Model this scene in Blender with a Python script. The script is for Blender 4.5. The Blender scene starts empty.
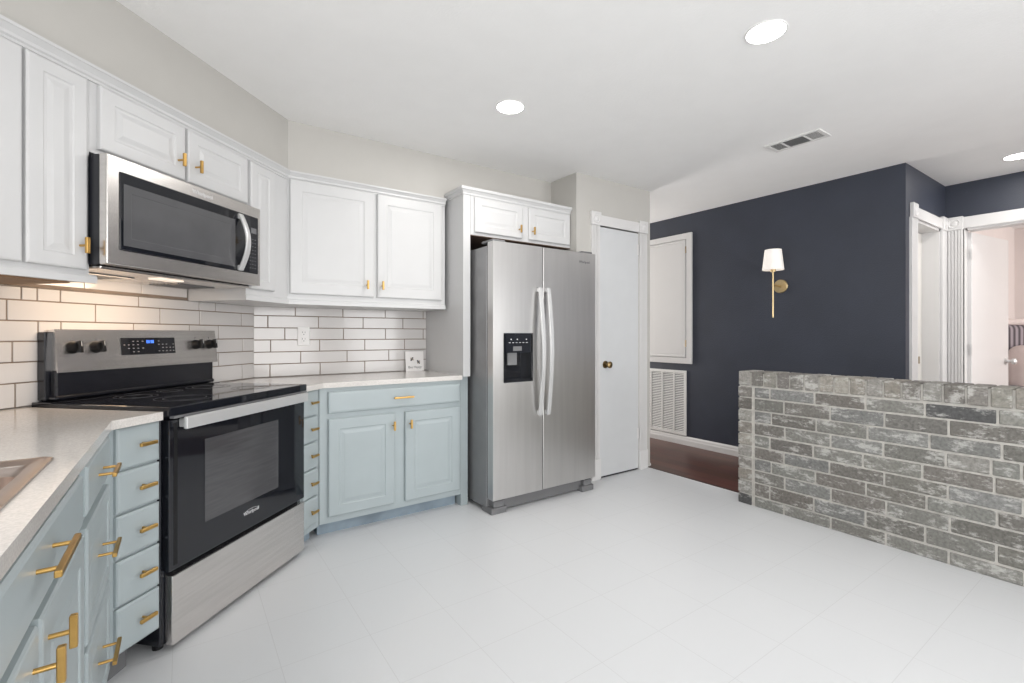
import bpy, bmesh, math, random
from mathutils import Vector, Matrix
random.seed(7)
S = bpy.context.scene
COL = S.collection
PI = math.pi
R2 = math.sqrt(2)

# ------------------------------------------------------------------ camera
cam_d = bpy.data.cameras.new('camera'); cam = bpy.data.objects.new('camera', cam_d); COL.objects.link(cam)
cam.location = (0, 0, 1.17)
cam.rotation_euler = (PI/2, 0, math.radians(55.13) - PI/2)
cam_d.sensor_width = 36; cam_d.lens = 473.0/1024*36; cam_d.shift_y = -6.9/1024; cam_d.clip_start = 0.02
S.camera = cam
# ------------------------------------------------------------------ world, exposure
W = bpy.data.worlds.new('sky'); S.world = W; W.use_nodes = True
W.node_tree.nodes['Background'].inputs[0].default_value = (0.93, 0.96, 1.0, 1)
W.node_tree.nodes['Background'].inputs[1].default_value = 1.6
vs = S.view_settings
vs.view_transform = 'Standard'; vs.look = 'None'; vs.gamma = 1; vs.exposure = -0.1; vs.use_curve_mapping = False


def area(name, loc, rot, sx, sy, power, col=(1, 1, 1), spread=PI):
    d = bpy.data.lights.new(name, 'AREA'); d.shape = 'RECTANGLE'; d.size = sx; d.size_y = sy
    d.energy = power; d.color = col; d.spread = spread
    o = bpy.data.objects.new(name, d); o.location = loc; o.rotation_euler = rot; COL.objects.link(o)
    return o


# added fills at unseen rear and side openings, tilted up for the ceiling
UP = math.radians(32)
area('added_fill_light', (0.85, -3.35, 1.2), (PI/2+UP, 0, 0), 2.6, 2.0, 86, (1.0, 0.99, 0.975))
area('added_fill_light', (3.95, -3.35, 1.2), (PI/2+UP, 0, 0), 2.2, 2.0, 70, (1.0, 0.99, 0.975))
area('added_fill_light', (-0.78, -1.5, 1.25), (PI/2+UP, 0, -PI/2), 2.2, 1.9, 44, (1.0, 0.99, 0.975))
area('added_fill_light', (6.9, -2.3, 1.4), (PI/2, 0, 0), 2.0, 1.6, 78, (1.0, 0.95, 0.92))  # added fill that brightens the room past the doorway
area('added_sink_fill', (-0.79, 0.80, 1.55), (PI/2, 0, -PI/2), 0.9, 0.8, 9, (1.0, 0.99, 0.975))  # added fill for the left counter, as if from an unseen window
area('added_hall_fill', (3.9, 5.3, 1.3), (PI/2, 0, PI), 0.8, 1.9, 60, (1.0, 0.97, 0.94))  # added fill at the closed hall end to brighten the hall


# ------------------------------------------------------------------ materials
def mat(name, col, rough=0.5, metal=0.0, spec=0.5, noise=0.0, nscale=8.0, bump=0.0, bscale=60.0, coat=0.0,
        stretch=None, emit=None, es=0.0, col2=None, detail=3.0):
    m = bpy.data.materials.new(name); m.use_nodes = True
    nt = m.node_tree; b = nt.nodes['Principled BSDF']
    b.inputs['Base Color'].default_value = (*col, 1)
    b.inputs['Roughness'].default_value = rough
    b.inputs['Metallic'].default_value = metal
    b.inputs['Specular IOR Level'].default_value = spec
    b.inputs['Coat Weight'].default_value = coat
    if emit:
        b.inputs['Emission Color'].default_value = (*emit, 1); b.inputs['Emission Strength'].default_value = es
    tc = nt.nodes.new('ShaderNodeTexCoord'); mp = nt.nodes.new('ShaderNodeMapping')
    nt.links.new(tc.outputs['Object'], mp.inputs[0])
    if stretch: mp.inputs['Scale'].default_value = stretch
    n = nt.nodes.new('ShaderNodeTexNoise'); n.inputs['Scale'].default_value = nscale; n.inputs['Detail'].default_value = detail
    nt.links.new(mp.outputs[0], n.inputs['Vector'])
    mx = nt.nodes.new('ShaderNodeMix'); mx.data_type = 'RGBA'
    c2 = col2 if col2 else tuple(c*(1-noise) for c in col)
    mx.inputs[6].default_value = (*col, 1); mx.inputs[7].default_value = (*c2, 1)
    cr = nt.nodes.new('ShaderNodeValToRGB'); cr.color_ramp.elements[0].position = 0.35; cr.color_ramp.elements[1].position = 0.65
    nt.links.new(n.outputs[0], cr.inputs[0]); nt.links.new(cr.outputs[0], mx.inputs[0])
    nt.links.new(mx.outputs[2], b.inputs['Base Color'])
    if bump:
        n2 = nt.nodes.new('ShaderNodeTexNoise'); n2.inputs['Scale'].default_value = bscale; n2.inputs['Detail'].default_value = 4
        nt.links.new(mp.outputs[0], n2.inputs['Vector'])
        bp = nt.nodes.new('ShaderNodeBump'); bp.inputs['Strength'].default_value = bump; bp.inputs['Distance'].default_value = 0.004
        nt.links.new(n2.outputs[0], bp.inputs['Height']); nt.links.new(bp.outputs[0], b.inputs['Normal'])
    return m


M = {}
M['wall'] = mat('greige_paint', (0.505, 0.49, 0.462), 0.65, noise=0.02, bump=0.05)
M['ceiling'] = mat('ceiling_paint', (0.90, 0.895, 0.885), 0.75, noise=0.015, bump=0.2, bscale=90)
M['navy'] = mat('navy_paint', (0.035, 0.041, 0.060), 0.46, noise=0.12, nscale=3, bump=0.5, bscale=110)
M['pinkwall'] = mat('warm_white_paint', (0.78, 0.72, 0.70), 0.6, noise=0.02)
M['white'] = mat('white_cabinet_paint', (0.60, 0.60, 0.602), 0.35, noise=0.015)
M['trim'] = mat('white_trim_paint', (0.67, 0.66, 0.655), 0.35, noise=0.01)
M['creamdoor'] = mat('cream_door_paint', (0.70, 0.68, 0.64), 0.4, noise=0.01)
M['pantry'] = mat('white_door_paint', (0.60, 0.61, 0.62), 0.42, noise=0.02)
M['blue'] = mat('pale_blue_cabinet_paint', (0.38, 0.432, 0.447), 0.35, noise=0.04, nscale=5)
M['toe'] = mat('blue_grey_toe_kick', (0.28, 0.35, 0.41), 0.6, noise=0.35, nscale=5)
M['brass'] = mat('brushed_brass', (0.60, 0.37, 0.12), 0.32, 1.0, noise=0.15, nscale=30)
M['oldbrass'] = mat('antique_brass', (0.36, 0.26, 0.13), 0.3, 1.0, noise=0.3, nscale=30)
M['palebrass'] = mat('satin_brass', (0.62, 0.48, 0.27), 0.35, 1.0, noise=0.1)
M['steel'] = mat('stainless_steel', (0.76, 0.73, 0.705), 0.27, 1.0, noise=0.10, nscale=3, stretch=(1, 1, 25), bump=0.03, bscale=200)
M['steelv'] = mat('fridge_stainless', (0.60, 0.59, 0.58), 0.31, 1.0, noise=0.05, nscale=4, stretch=(8, 8, 0.4))
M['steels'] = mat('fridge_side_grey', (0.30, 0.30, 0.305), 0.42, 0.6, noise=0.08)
M['handle'] = mat('bright_satin_steel', (0.66, 0.66, 0.66), 0.35, 0.5, noise=0.03)
M['black'] = mat('black_enamel', (0.012, 0.013, 0.018), 0.22, noise=0.2)
M['blackgl'] = mat('black_glass', (0.010, 0.011, 0.015), 0.05, spec=0.6, noise=0.1)
M['blackpl'] = mat('black_plastic', (0.009, 0.009, 0.010), 0.4, spec=0.3)
M['dimmark'] = mat('grey_print', (0.22, 0.22, 0.225), 0.4)
M['window'] = mat('dark_oven_window', (0.075, 0.075, 0.08), 0.08, spec=0.6, noise=0.2, nscale=6, stretch=(1, 1, 14))
M['mwwin'] = mat('microwave_window', (0.10, 0.10, 0.105), 0.12, spec=0.5, noise=0.1)
M['grey'] = mat('grey_plastic', (0.16, 0.16, 0.165), 0.5, noise=0.1)
M['darkgap'] = mat('dark_recess', (0.02, 0.02, 0.022), 0.8)
M['mark'] = mat('pale_print', (0.65, 0.65, 0.66), 0.4)
M['darkmark'] = mat('dark_print', (0.08, 0.08, 0.09), 0.4)
M['bluelcd'] = mat('blue_display', (0.05, 0.15, 0.6), 0.4, emit=(0.08, 0.25, 1.0), es=1.6)
M['tile'] = mat('white_glazed_tile', (0.62, 0.60, 0.59), 0.12, noise=0.03, nscale=3, bump=0.25, bscale=9)
M['grout'] = mat('brown_grout', (0.27, 0.21, 0.165), 0.9, noise=0.25, nscale=12)
M['quartz'] = mat('speckled_quartz', (0.67, 0.64, 0.61), 0.14, noise=0.15, nscale=210, detail=2)
M['sink'] = mat('sink_steel', (0.62, 0.53, 0.48), 0.28, 1.0, noise=0.1)
M['plate'] = mat('white_plastic', (0.80, 0.79, 0.78), 0.35)
M['ceramic'] = mat('white_ceramic', (0.86, 0.84, 0.83), 0.2)
M['rawwood'] = mat('bare_wood', (0.30, 0.18, 0.10), 0.7, noise=0.2, nscale=4, stretch=(1, 12, 12))
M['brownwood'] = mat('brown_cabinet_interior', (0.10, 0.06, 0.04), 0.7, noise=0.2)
M['shade'] = mat('white_fabric_shade', (0.86, 0.83, 0.80), 0.8, emit=(1.0, 0.9, 0.82), es=0.25)
M['lamp'] = mat('lamp_diffuser', (1, 1, 1), 0.5, emit=(1.0, 0.985, 0.96), es=14)
M['warmlamp'] = mat('warm_lamp_lens', (1, 1, 1), 0.5, emit=(1.0, 0.8, 0.6), es=0.7)
M['vent'] = mat('vent_white', (0.74, 0.735, 0.72), 0.5)
M['louver'] = mat('louver_grey', (0.28, 0.28, 0.28), 0.6)
M['ring'] = mat('burner_print', (0.05, 0.05, 0.053), 0.3)
M['wood'] = None


def add_nodes(name):
    m = bpy.data.materials.new(name); m.use_nodes = True
    return m, m.node_tree, m.node_tree.nodes['Principled BSDF']


# dark reddish plank floor, boards along y
m, nt, b = add_nodes('dark_plank_floor')
tc = nt.nodes.new('ShaderNodeTexCoord'); mp = nt.nodes.new('ShaderNodeMapping'); mp.inputs['Rotation'].default_value = (0, 0, PI/2)
bk = nt.nodes.new('ShaderNodeTexBrick'); bk.inputs['Scale'].default_value = 1
bk.inputs['Brick Width'].default_value = 1.2; bk.inputs['Row Height'].default_value = 0.125; bk.inputs['Mortar Size'].default_value = 0.0015
bk.inputs['Color1'].default_value = (0.16, 0.065, 0.045, 1); bk.inputs['Color2'].default_value = (0.10, 0.042, 0.032, 1); bk.inputs['Mortar'].default_value = (0.01, 0.005, 0.004, 1)
ns = nt.nodes.new('ShaderNodeTexNoise'); mp2 = nt.nodes.new('ShaderNodeMapping'); mp2.inputs['Scale'].default_value = (45, 2.5, 1); ns.inputs['Scale'].default_value = 1
mx = nt.nodes.new('ShaderNodeMix'); mx.data_type = 'RGBA'; mx.blend_type = 'MULTIPLY'; mx.inputs[0].default_value = 0.7
L = nt.links.new
L(tc.outputs['Object'], mp.inputs[0]); L(mp.outputs[0], bk.inputs['Vector']); L(tc.outputs['Object'], mp2.inputs[0]); L(mp2.outputs[0], ns.inputs['Vector'])
L(bk.outputs['Color'], mx.inputs[6]); L(ns.outputs['Color'], mx.inputs[7]); L(mx.outputs[2], b.inputs['Base Color'])
b.inputs['Roughness'].default_value = 0.34
M['wood'] = m
# white painted square tile floor
m, nt, b = add_nodes('white_floor_tile'); L = nt.links.new
tc = nt.nodes.new('ShaderNodeTexCoord'); mp = nt.nodes.new('ShaderNodeMapping'); mp.inputs['Location'].default_value = (-0.285, -1.828+0.3135*6, 0)
bk = nt.nodes.new('ShaderNodeTexBrick'); bk.offset = 0; bk.inputs['Scale'].default_value = 1
bk.inputs['Brick Width'].default_value = 0.3145; bk.inputs['Row Height'].default_value = 0.3135; bk.inputs['Mortar Size'].default_value = 0.0016; bk.inputs['Mortar Smooth'].default_value = 0.6
bk.inputs['Color1'].default_value = (0.655, 0.665, 0.68, 1); bk.inputs['Color2'].default_value = (0.648, 0.66, 0.675, 1); bk.inputs['Mortar'].default_value = (0.57, 0.575, 0.585, 1)
L(tc.outputs['Object'], mp.inputs[0]); L(mp.outputs[0], bk.inputs['Vector']); L(bk.outputs['Color'], b.inputs['Base Color'])
bp = nt.nodes.new('ShaderNodeBump'); bp.inputs['Strength'].default_value = 0.2; bp.inputs['Distance'].default_value = 0.001; bp.invert = True
L(bk.outputs['Fac'], bp.inputs['Height']); L(bp.outputs[0], b.inputs['Normal'])
b.inputs['Roughness'].default_value = 0.36
M['floor'] = m
# bricks: per-brick colour attribute plus white paint smears
m, nt, b = add_nodes('weathered_brick'); L = nt.links.new
at = nt.nodes.new('ShaderNodeAttribute'); at.attribute_name = 'Col'
tc = nt.nodes.new('ShaderNodeTexCoord')
mp = nt.nodes.new('ShaderNodeMapping'); mp.inputs['Scale'].default_value = (1, 1, 2.4)
n1 = nt.nodes.new('ShaderNodeTexNoise'); n1.inputs['Scale'].default_value = 9; n1.inputs['Detail'].default_value = 10; n1.inputs['Roughness'].default_value = 0.8
r1 = nt.nodes.new('ShaderNodeValToRGB'); r1.color_ramp.elements[0].position = 0.52; r1.color_ramp.elements[1].position = 0.60
n2 = nt.nodes.new('ShaderNodeTexNoise'); n2.inputs['Scale'].default_value = 70; n2.inputs['Detail'].default_value = 5
r2 = nt.nodes.new('ShaderNodeValToRGB'); r2.color_ramp.elements[0].color = (0.56, 0.56, 0.56, 1); r2.color_ramp.elements[0].position = 0.3; r2.color_ramp.elements[1].position = 0.62
mu = nt.nodes.new('ShaderNodeMix'); mu.data_type = 'RGBA'; mu.blend_type = 'MULTIPLY'; mu.inputs[0].default_value = 0.8
mw = nt.nodes.new('ShaderNodeMix'); mw.data_type = 'RGBA'; mw.inputs[7].default_value = (0.66, 0.65, 0.62, 1)
fm = nt.nodes.new('ShaderNodeMath'); fm.operation = 'MULTIPLY'; fm.inputs[1].default_value = 0.5
L(tc.outputs['Object'], mp.inputs[0]); L(mp.outputs[0], n1.inputs['Vector']); L(tc.outputs['Object'], n2.inputs['Vector'])
L(n1.outputs[0], r1.inputs[0]); L(n2.outputs[0], r2.inputs[0]); L(at.outputs['Color'], mu.inputs[6]); L(r2.outputs[0], mu.inputs[7])
L(mu.outputs[2], mw.inputs[6]); L(r1.outputs[0], fm.inputs[0]); L(fm.outputs[0], mw.inputs[0]); L(mw.outputs[2], b.inputs['Base Color'])
bp = nt.nodes.new('ShaderNodeBump'); bp.inputs['Strength'].default_value = 0.7; bp.inputs['Distance'].default_value = 0.004
L(n2.outputs[0], bp.inputs['Height']); L(bp.outputs[0], b.inputs['Normal']); b.inputs['Roughness'].default_value = 0.9
M['brick'] = m
M['mortar'] = mat('pale_mortar', (0.52, 0.50, 0.465), 0.95, noise=0.2, nscale=30, bump=0.6, bscale=120)
# striped upholstery
m, nt, b = add_nodes('striped_upholstery'); L = nt.links.new
tc = nt.nodes.new('ShaderNodeTexCoord'); wv = nt.nodes.new('ShaderNodeTexWave'); wv.inputs['Scale'].default_value = 6; wv.bands_direction = 'X'
cr = nt.nodes.new('ShaderNodeValToRGB'); cr.color_ramp.elements[0].color = (0.07, 0.06, 0.07, 1); cr.color_ramp.elements[1].color = (0.36, 0.32, 0.35, 1)
L(tc.outputs['Object'], wv.inputs['Vector']); L(wv.outputs[0], cr.inputs[0]); L(cr.outputs[0], b.inputs['Base Color']); b.inputs['Roughness'].default_value = 0.85
M['stripe'] = m
M['cushion'] = mat('pale_pink_fabric', (0.74, 0.66, 0.64), 0.9, noise=0.08)
M['darkwood'] = mat('dark_stained_wood', (0.05, 0.03, 0.025), 0.4, noise=0.2)


# ------------------------------------------------------------------ geometry helpers
class MB:
    def __init__(self): self.bm = bmesh.new(); self.mi = 0

    def _set(self, fs):
        for f in fs: f.material_index = self.mi

    def box(self, x0, x1, y0, y1, z0, z1, bev=0.0, seg=1):
        r = bmesh.ops.create_cube(self.bm, size=1)
        vs_ = r['verts']
        for v in vs_:
            v.co = Vector((x0+(x1-x0)*(v.co.x+.5), y0+(y1-y0)*(v.co.y+.5), z0+(z1-z0)*(v.co.z+.5)))
        fs = list({f for v in vs_ for f in v.link_faces}); self._set(fs)
        if bev:
            es = list({e for v in vs_ for e in v.link_edges})
            bmesh.ops.bevel(self.bm, geom=es, offset=bev, segments=seg, affect='EDGES', profile=0.5)
        return self

    def prism(self, poly, z0, z1):
        lo = [self.bm.verts.new((p[0], p[1], z0)) for p in poly]; hi = [self.bm.verts.new((p[0], p[1], z1)) for p in poly]
        n = len(poly); fs = [self.bm.faces.new(list(reversed(lo))), self.bm.faces.new(hi)]
        for i in range(n): fs.append(self.bm.faces.new((lo[i], lo[(i+1) % n], hi[(i+1) % n], hi[i])))
        self._set(fs); return self

    def extr(self, prof, path):
        """sweep closed profile [(out, z)] along path [(x, y, nx, ny)] (mitred offset direction given per point)"""
        rings = []
        for (x, y, nx, ny) in path: rings.append([self.bm.verts.new((x+nx*o, y+ny*o, z)) for (o, z) in prof])
        n = len(prof); fs = []
        for a, b_ in zip(rings, rings[1:]):
            for i in range(n): fs.append(self.bm.faces.new((a[i], a[(i+1) % n], b_[(i+1) % n], b_[i])))
        fs.append(self.bm.faces.new(list(reversed(rings[0])))); fs.append(self.bm.faces.new(rings[-1])); self._set(fs); return self

    def cyl(self, c, axis, r, h, seg=20, r2=None):
        """cylinder starting at c going along axis for h"""
        r2 = r if r2 is None else r2
        ax = Vector(axis).normalized(); rot = ax.to_track_quat('Z', 'Y').to_matrix().to_4x4()
        mtx = Matrix.Translation(Vector(c)+ax*h/2) @ rot
        o = bmesh.ops.create_cone(self.bm, cap_ends=True, segments=seg, radius1=r, radius2=r2, depth=h, matrix=mtx)
        self._set({f for v in o['verts'] for f in v.link_faces}); return self

    def lathe(self, prof, c, axis=(0, 0, 1), seg=24):
        ax = Vector(axis).normalized(); q = ax.to_track_quat('Z', 'Y')
        rings = []
        for (r, h) in prof:
            rings.append([self.bm.verts.new(Vector(c)+q @ Vector((r*math.cos(2*PI*k/seg), r*math.sin(2*PI*k/seg), h))) for k in range(seg)])
        fs = []
        for a, b_ in zip(rings, rings[1:]):
            for k in range(seg): fs.append(self.bm.faces.new((a[k], a[(k+1) % seg], b_[(k+1) % seg], b_[k])))
        fs.append(self.bm.faces.new(list(reversed(rings[0])))); fs.append(self.bm.faces.new(rings[-1])); self._set(fs); return self

    def strip(self, pts, w, t, wd=(1, 0, 0)):
        """flat bar following pts, width w along wd, thickness t across"""
        wd = Vector(wd).normalized(); rings = []; P = [Vector(p) for p in pts]
        for i, p in enumerate(P):
            d = (P[min(i+1, len(P)-1)]-P[max(i-1, 0)]).normalized(); nn = d.cross(wd).normalized()
            rings.append([self.bm.verts.new(p+wd*w/2*a+nn*t/2*b_) for a, b_ in ((-1, -.6), (-.8, -1), (.8, -1), (1, -.6), (1, .6), (.8, 1), (-.8, 1), (-1, .6))])
        fs = []
        for a, b_ in zip(rings, rings[1:]):
            for k in range(8): fs.append(self.bm.faces.new((a[k], a[(k+1) % 8], b_[(k+1) % 8], b_[k])))
        fs.append(self.bm.faces.new(list(reversed(rings[0])))); fs.append(self.bm.faces.new(rings[-1])); self._set(fs); return self

    def panel(self, x0, x1, z0, z1, yb, yf, rings):
        """slab from y=yb (back) to yf (front, smaller y); rings = [(inset, dy)] profile on the front"""
        b4 = [self.bm.verts.new(p) for p in ((x0, yb, z0), (x1, yb, z0), (x1, yb, z1), (x0, yb, z1))]
        fs = [self.bm.faces.new(list(reversed(b4)))]; prev = b4
        for (i, dy) in rings:
            c = [self.bm.verts.new(p) for p in ((x0+i, yf+dy, z0+i), (x1-i, yf+dy, z0+i), (x1-i, yf+dy, z1-i), (x0+i, yf+dy, z1-i))]
            for k in range(4): fs.append(self.bm.faces.new((prev[k], prev[(k+1) % 4], c[(k+1) % 4], c[k])))
            prev = c
        fs.append(self.bm.faces.new(prev)); self._set(fs); return self

    def build(self, name, mats, parent=None, smooth=False, label=None):
        bmesh.ops.recalc_face_normals(self.bm, faces=self.bm.faces)
        me = bpy.data.meshes.new(name); self.bm.to_mesh(me); self.bm.free()
        for m_ in (mats if isinstance(mats, (list, tuple)) else [mats]): me.materials.append(m_)
        if smooth:
            me.polygons.foreach_set('use_smooth', [True]*len(me.polygons))
            me.set_sharp_from_angle(angle=math.radians(40))
        o = bpy.data.objects.new(name, me); COL.objects.link(o)
        if parent: o.parent = parent
        if label: o['label'] = label
        return o


def thing(name, label, cat, loc, rot=0, group=None):
    o = bpy.data.objects.new(name, None); COL.objects.link(o); o.empty_display_size = 0.1
    o.location = loc; o.rotation_euler = (0, 0, rot); o['label'] = label; o['category'] = cat
    if group: o['group'] = group
    return o


def tag(o, label, cat, group=None):
    o['label'] = label; o['category'] = cat
    if group: o['group'] = group
    return o


def struct(o): o['kind'] = 'structure'; return o


def wl(rot, u, v, z=0):
    c, s = math.cos(rot), math.sin(rot); return (c*u-s*v, s*u+c*v, z)


def bl(u, v): return ((u-v)/R2, (u+v)/R2)


RA, RB, RC, RN = 0.0, PI/4, PI/2, -PI/2


def text(parent, name, s, size, loc, m, label=None, xscale=1.0, tilt=PI/2):
    cu = bpy.data.curves.new('t', 'FONT'); cu.body = s; cu.size = size; cu.extrude = 0.0004; cu.align_x = 'CENTER'; cu.resolution_u = 2
    to = bpy.data.objects.new('t', cu); COL.objects.link(to)
    dg = bpy.context.evaluated_depsgraph_get(); me = bpy.data.meshes.new_from_object(to.evaluated_get(dg))
    bpy.data.objects.remove(to); me.materials.clear(); me.materials.append(m)
    me.transform(Matrix.Translation(loc) @ Matrix.Rotation(tilt, 4, 'X') @ Matrix.Diagonal((xscale, 1, 1, 1)))
    o = bpy.data.objects.new(name, me); COL.objects.link(o); o.parent = parent
    if label: o['label'] = label
    return o


H = 2.44
# ------------------------------------------------------------------ room shell
struct(MB().box(-0.95, 3.385, -3.5, 3.5, -0.1, 0).build('floor', M['floor']))
struct(MB().box(3.385, 8.5, -3.5, 5.5, -0.1, 0).build('floor_hall', M['wood']))
struct(MB().box(3.372, 3.392, 1.82, 2.75, -0.05, 0.003, 0.001).build('trim_threshold', M['darkwood']))
struct(MB().box(-0.95, 8.5, -3.5, 5.5, H, H+0.1).build('ceiling', M['ceiling']))
struct(MB().box(-0.95, 3.39, 3.42, 3.52, 0, H).build('wall_back', M['wall']))
struct(MB().prism([(-0.95, 2.10), bl(1.0, 2.157), bl(2.70, 2.157), (0.36, 3.52), (-0.95, 3.52)], 0, H).build('wall_diagonal', M['wall']))
wlft = MB()
wlft.box(-0.95, -0.82, -0.2, 0.3, 0, H); wlft.box(-0.95, -0.82, 1.3, 2.35, 0, H); wlft.box(-0.95, -0.82, 0.3, 1.3, 0, 1.08); wlft.box(-0.95, -0.82, 0.3, 1.3, 2.02, H); wlft.box(-0.95, -0.82, -3.5, -2.8, 0, H); wlft.box(-0.95, -0.82, -2.8, -0.2, 2.25, H); wlft.box(-0.95, -0.82, -2.8, -0.2, 0, 0.4)
struct(wlft.build('wall_left', M['wall']))
wr = MB()
for a in ((-0.95, -0.45, 0, H), (2.15, 2.85, 0, H), (5.05, 8.5, 0, H), (-0.45, 2.15, 2.3, H), (-0.45, 2.15, 0, 0.3), (2.85, 5.05, 2.3, H), (2.85, 5.05, 0, 0.3)):
    wr.box(a[0], a[1], -3.6, -3.5, a[2], a[3])
struct(wr.build('wall_rear', M['wall']))
# soffit over the wall cabinets
struct(MB().prism([(-0.82, 2.23), (-0.82, -0.82+1.797*R2), (3.055-1.797*R2, 3.055), (2.526, 3.055), (2.526, 3.42), (0.37, 3.42)], 2.138, H).build('wall_soffit', M['wall']))
# pantry block with a door opening
pw = MB()
pw.box(2.526, 2.775, 2.745, 2.845, 0, H); pw.box(3.25, 3.405, 2.745, 2.845, 0, H); pw.box(2.775, 3.25, 2.745, 2.845, 2.058, H)
pw.box(2.526, 2.60, 2.845, 3.42, 0, H); pw.box(3.29, 3.405, 2.845, 3.42, 0, H)
struct(pw.build('wall_pantry', M['wall']))
struct(MB().box(3.29, 3.405, 3.52, 5.5, 0, H).build('wall_hall_left', M['wall']))
struct(MB().box(3.39, 4.5, 5.4, 5.5, 0, H).build('wall_hall_end', M['wall']))
# navy walls
struct(MB().box(4.38, 4.5, 1.203, 5.4, 0, H).build('wall_hall', M['navy']))
rw = MB(); rw.box(4.5, 4.60, 1.203, 1.31, 0, H); rw.box(5.21, 5.36, 1.203, 1.31, 0, H); rw.box(4.60, 5.21, 1.203, 1.31, 2.055, H)
struct(rw.build('wall_return', M['navy']))
dw = MB(); dw.box(5.36, 5.42, 1.083, 1.31, 0, H); dw.box(5.36, 5.42, 0.25, 1.083, 2.06, H); dw.box(5.36, 5.42, -3.5, 0.25, 0, H)
struct(dw.build('wall_doorway', M['navy']))
bw = MB(); bw.box(5.42, 5.48, 1.083, 1.25, 0, H); bw.box(5.42, 5.48, 0.25, 1.083, 2.06, H); bw.box(5.42, 5.48, -3.5, 0.25, 0, H)
bw.box(5.48, 8.3, 1.21, 1.31, 0, H); bw.box(8.2, 8.3, -3.5, 1.21, 0, H)
struct(bw.build('wall_bedroom', M['pinkwall']))
# closet behind the closed door
struct(MB().box(4.5, 5.36, 1.75, 1.85, 0, H).build('wall_closet', M['pinkwall']))

# backsplash tiles; joints of every course from the counter up
def splash(rot, u0, u1, vw, z0, z1, first, rows, name):
    mb = MB(); mb.mi = 1
    mb.box(u0, u1, vw-0.008, vw-0.001, z0, z1); mb.mi = 0
    ph, g = 0.0785, 0.0052; z = z0; zn = first
    for js in rows:
        zt = min(zn, z1); js = [u0-0.1]+js+[u1+0.1]
        for a, b_ in zip(js, js[1:]):
            a = max(a+g/2, u0+0.001); b_ = min(b_-g/2, u1-0.001)
            if b_-a > 0.004: mb.box(a, b_, vw-0.0115, vw-0.007, z+g/2, zt-g/2, 0.0012)
        z = zn; zn += ph
        if z > z1-0.008: break
    o = mb.build(name, [M['tile'], M['grout']]); o.rotation_euler = (0, 0, rot); return struct(o)


splash(RA, 0.372, 1.559, 3.42, 0.895, 1.352, 0.9785, [[0.465, 0.774, 1.080, 1.388], [0.650, 0.955, 1.259], [0.469, 0.771, 1.080, 1.382], [0.553, 0.93, 1.234, 1.535],
    [0.453, 0.763, 1.068, 1.369], [0.617, 0.926, 1.232, 1.535]], 'wall_backsplash')
splash(RB, 1.0, 2.675, 2.157, 0.895, 1.352, 0.9870, [[1.109, 1.419, 1.73, 2.04, 2.265, 2.574], [1.19, 1.493, 1.80, 2.11, 2.389], [1.10, 1.41, 1.72, 2.03, 2.27, 2.579], [1.19, 1.493, 1.573, 1.88, 2.19, 2.389],
    [1.085, 1.393, 1.708, 2.017, 2.257, 2.568], [1.14, 1.438, 1.490, 1.571, 1.905, 2.253, 2.367]], 'wall_backsplash')
# strip of tile behind the microwave gap up to the bottom of the upper cabinet
st = MB(); st.mi = 1; st.box(1.40, 2.18, 2.149, 2.156, 1.354, 1.84); st.mi = 0
for k in range(3): 
    for j in range(3): st.box(1.405+j*0.258, 1.405+j*0.258+0.255, 2.1455, 2.150, 1.3665+k*0.0785, 1.3665+k*0.0785+0.0753, 0.001)
o = st.build('wall_backsplash', [M['tile'], M['grout']]); o.rotation_euler = (0, 0, RB); struct(o)

# ------------------------------------------------------------------ hardware
def tknob(parent, x, z, y, horiz=False, name='knob', L_=0.056, pr=0.028):
    mb = MB(); mb.cyl((x, y, z), (0, -1, 0), 0.0042, pr, 12)
    if horiz: mb.box(x-L_/2, x+L_/2, y-pr-0.010, y-pr+0.001, z-0.006, z+0.006, 0.0015)
    else: mb.box(x-0.006, x+0.006, y-pr-0.010, y-pr+0.001, z-L_/2, z+L_/2, 0.0015)
    return mb.build(name, M['brass'], parent)


def pull(parent, x, z, y, L_=0.13, pr=0.032):
    mb = MB()
    for s in (-1, 1): mb.cyl((x+s*L_*0.33, y, z), (0, -1, 0), 0.0038, pr, 12)
    mb.box(x-L_/2, x+L_/2, y-pr-0.009, y-pr+0.001, z-0.0055, z+0.0055, 0.0015)
    return mb.build('bar_handle', M['brass'], parent)


RAISED = lambda fr: [(0.0, 0.005), (0.003, 0.0015), (0.007, 0.0), (fr, 0.0), (fr+0.004, 0.0038), (fr+0.013, 0.0042), (fr+0.032, 0.0008), (fr+0.034, 0.0008)]
FLAT = [(0.0, 0.006), (0.004, 0.002), (0.009, 0.0)]


def door(parent, x0, x1, z0, z1, m, fr=0.05, th=0.02, name='cabinet_door'):
    return MB().panel(x0, x1, z0, z1, -0.0005, -th, RAISED(fr)).build(name, m, parent)


def drawer(parent, x0, x1, z0, z1, m, th=0.016):
    return MB().panel(x0, x1, z0, z1, -0.0005, -th, FLAT).build('drawer_front', m, parent)


CROWN = [(0, 2.083), (0.006, 2.083), (0.006, 2.092), (0.012, 2.097), (0.012, 2.107), (0.026, 2.122), (0.030, 2.124), (0.030, 2.134), (0, 2.134)]


def crown(parent, x0, x1, prof=CROWN, l_=0.0, r_=0.0, m=None):
    return MB().extr(prof, [(x0, 0, l_, -1), (x1, 0, r_, -1)]).build('crown_moulding', m or M['white'], parent)


def botrail(parent, x0, x1, z, l_=0, r_=0):
    return MB().extr([(0, z), (0.012, z), (0.012, z+0.022), (0.006, z+0.03), (0, z+0.03)], [(x0, 0, l_, -1), (x1, 0, r_, -1)]).build('light_rail', M['white'], parent)


TN = math.tan(PI/8)
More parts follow.
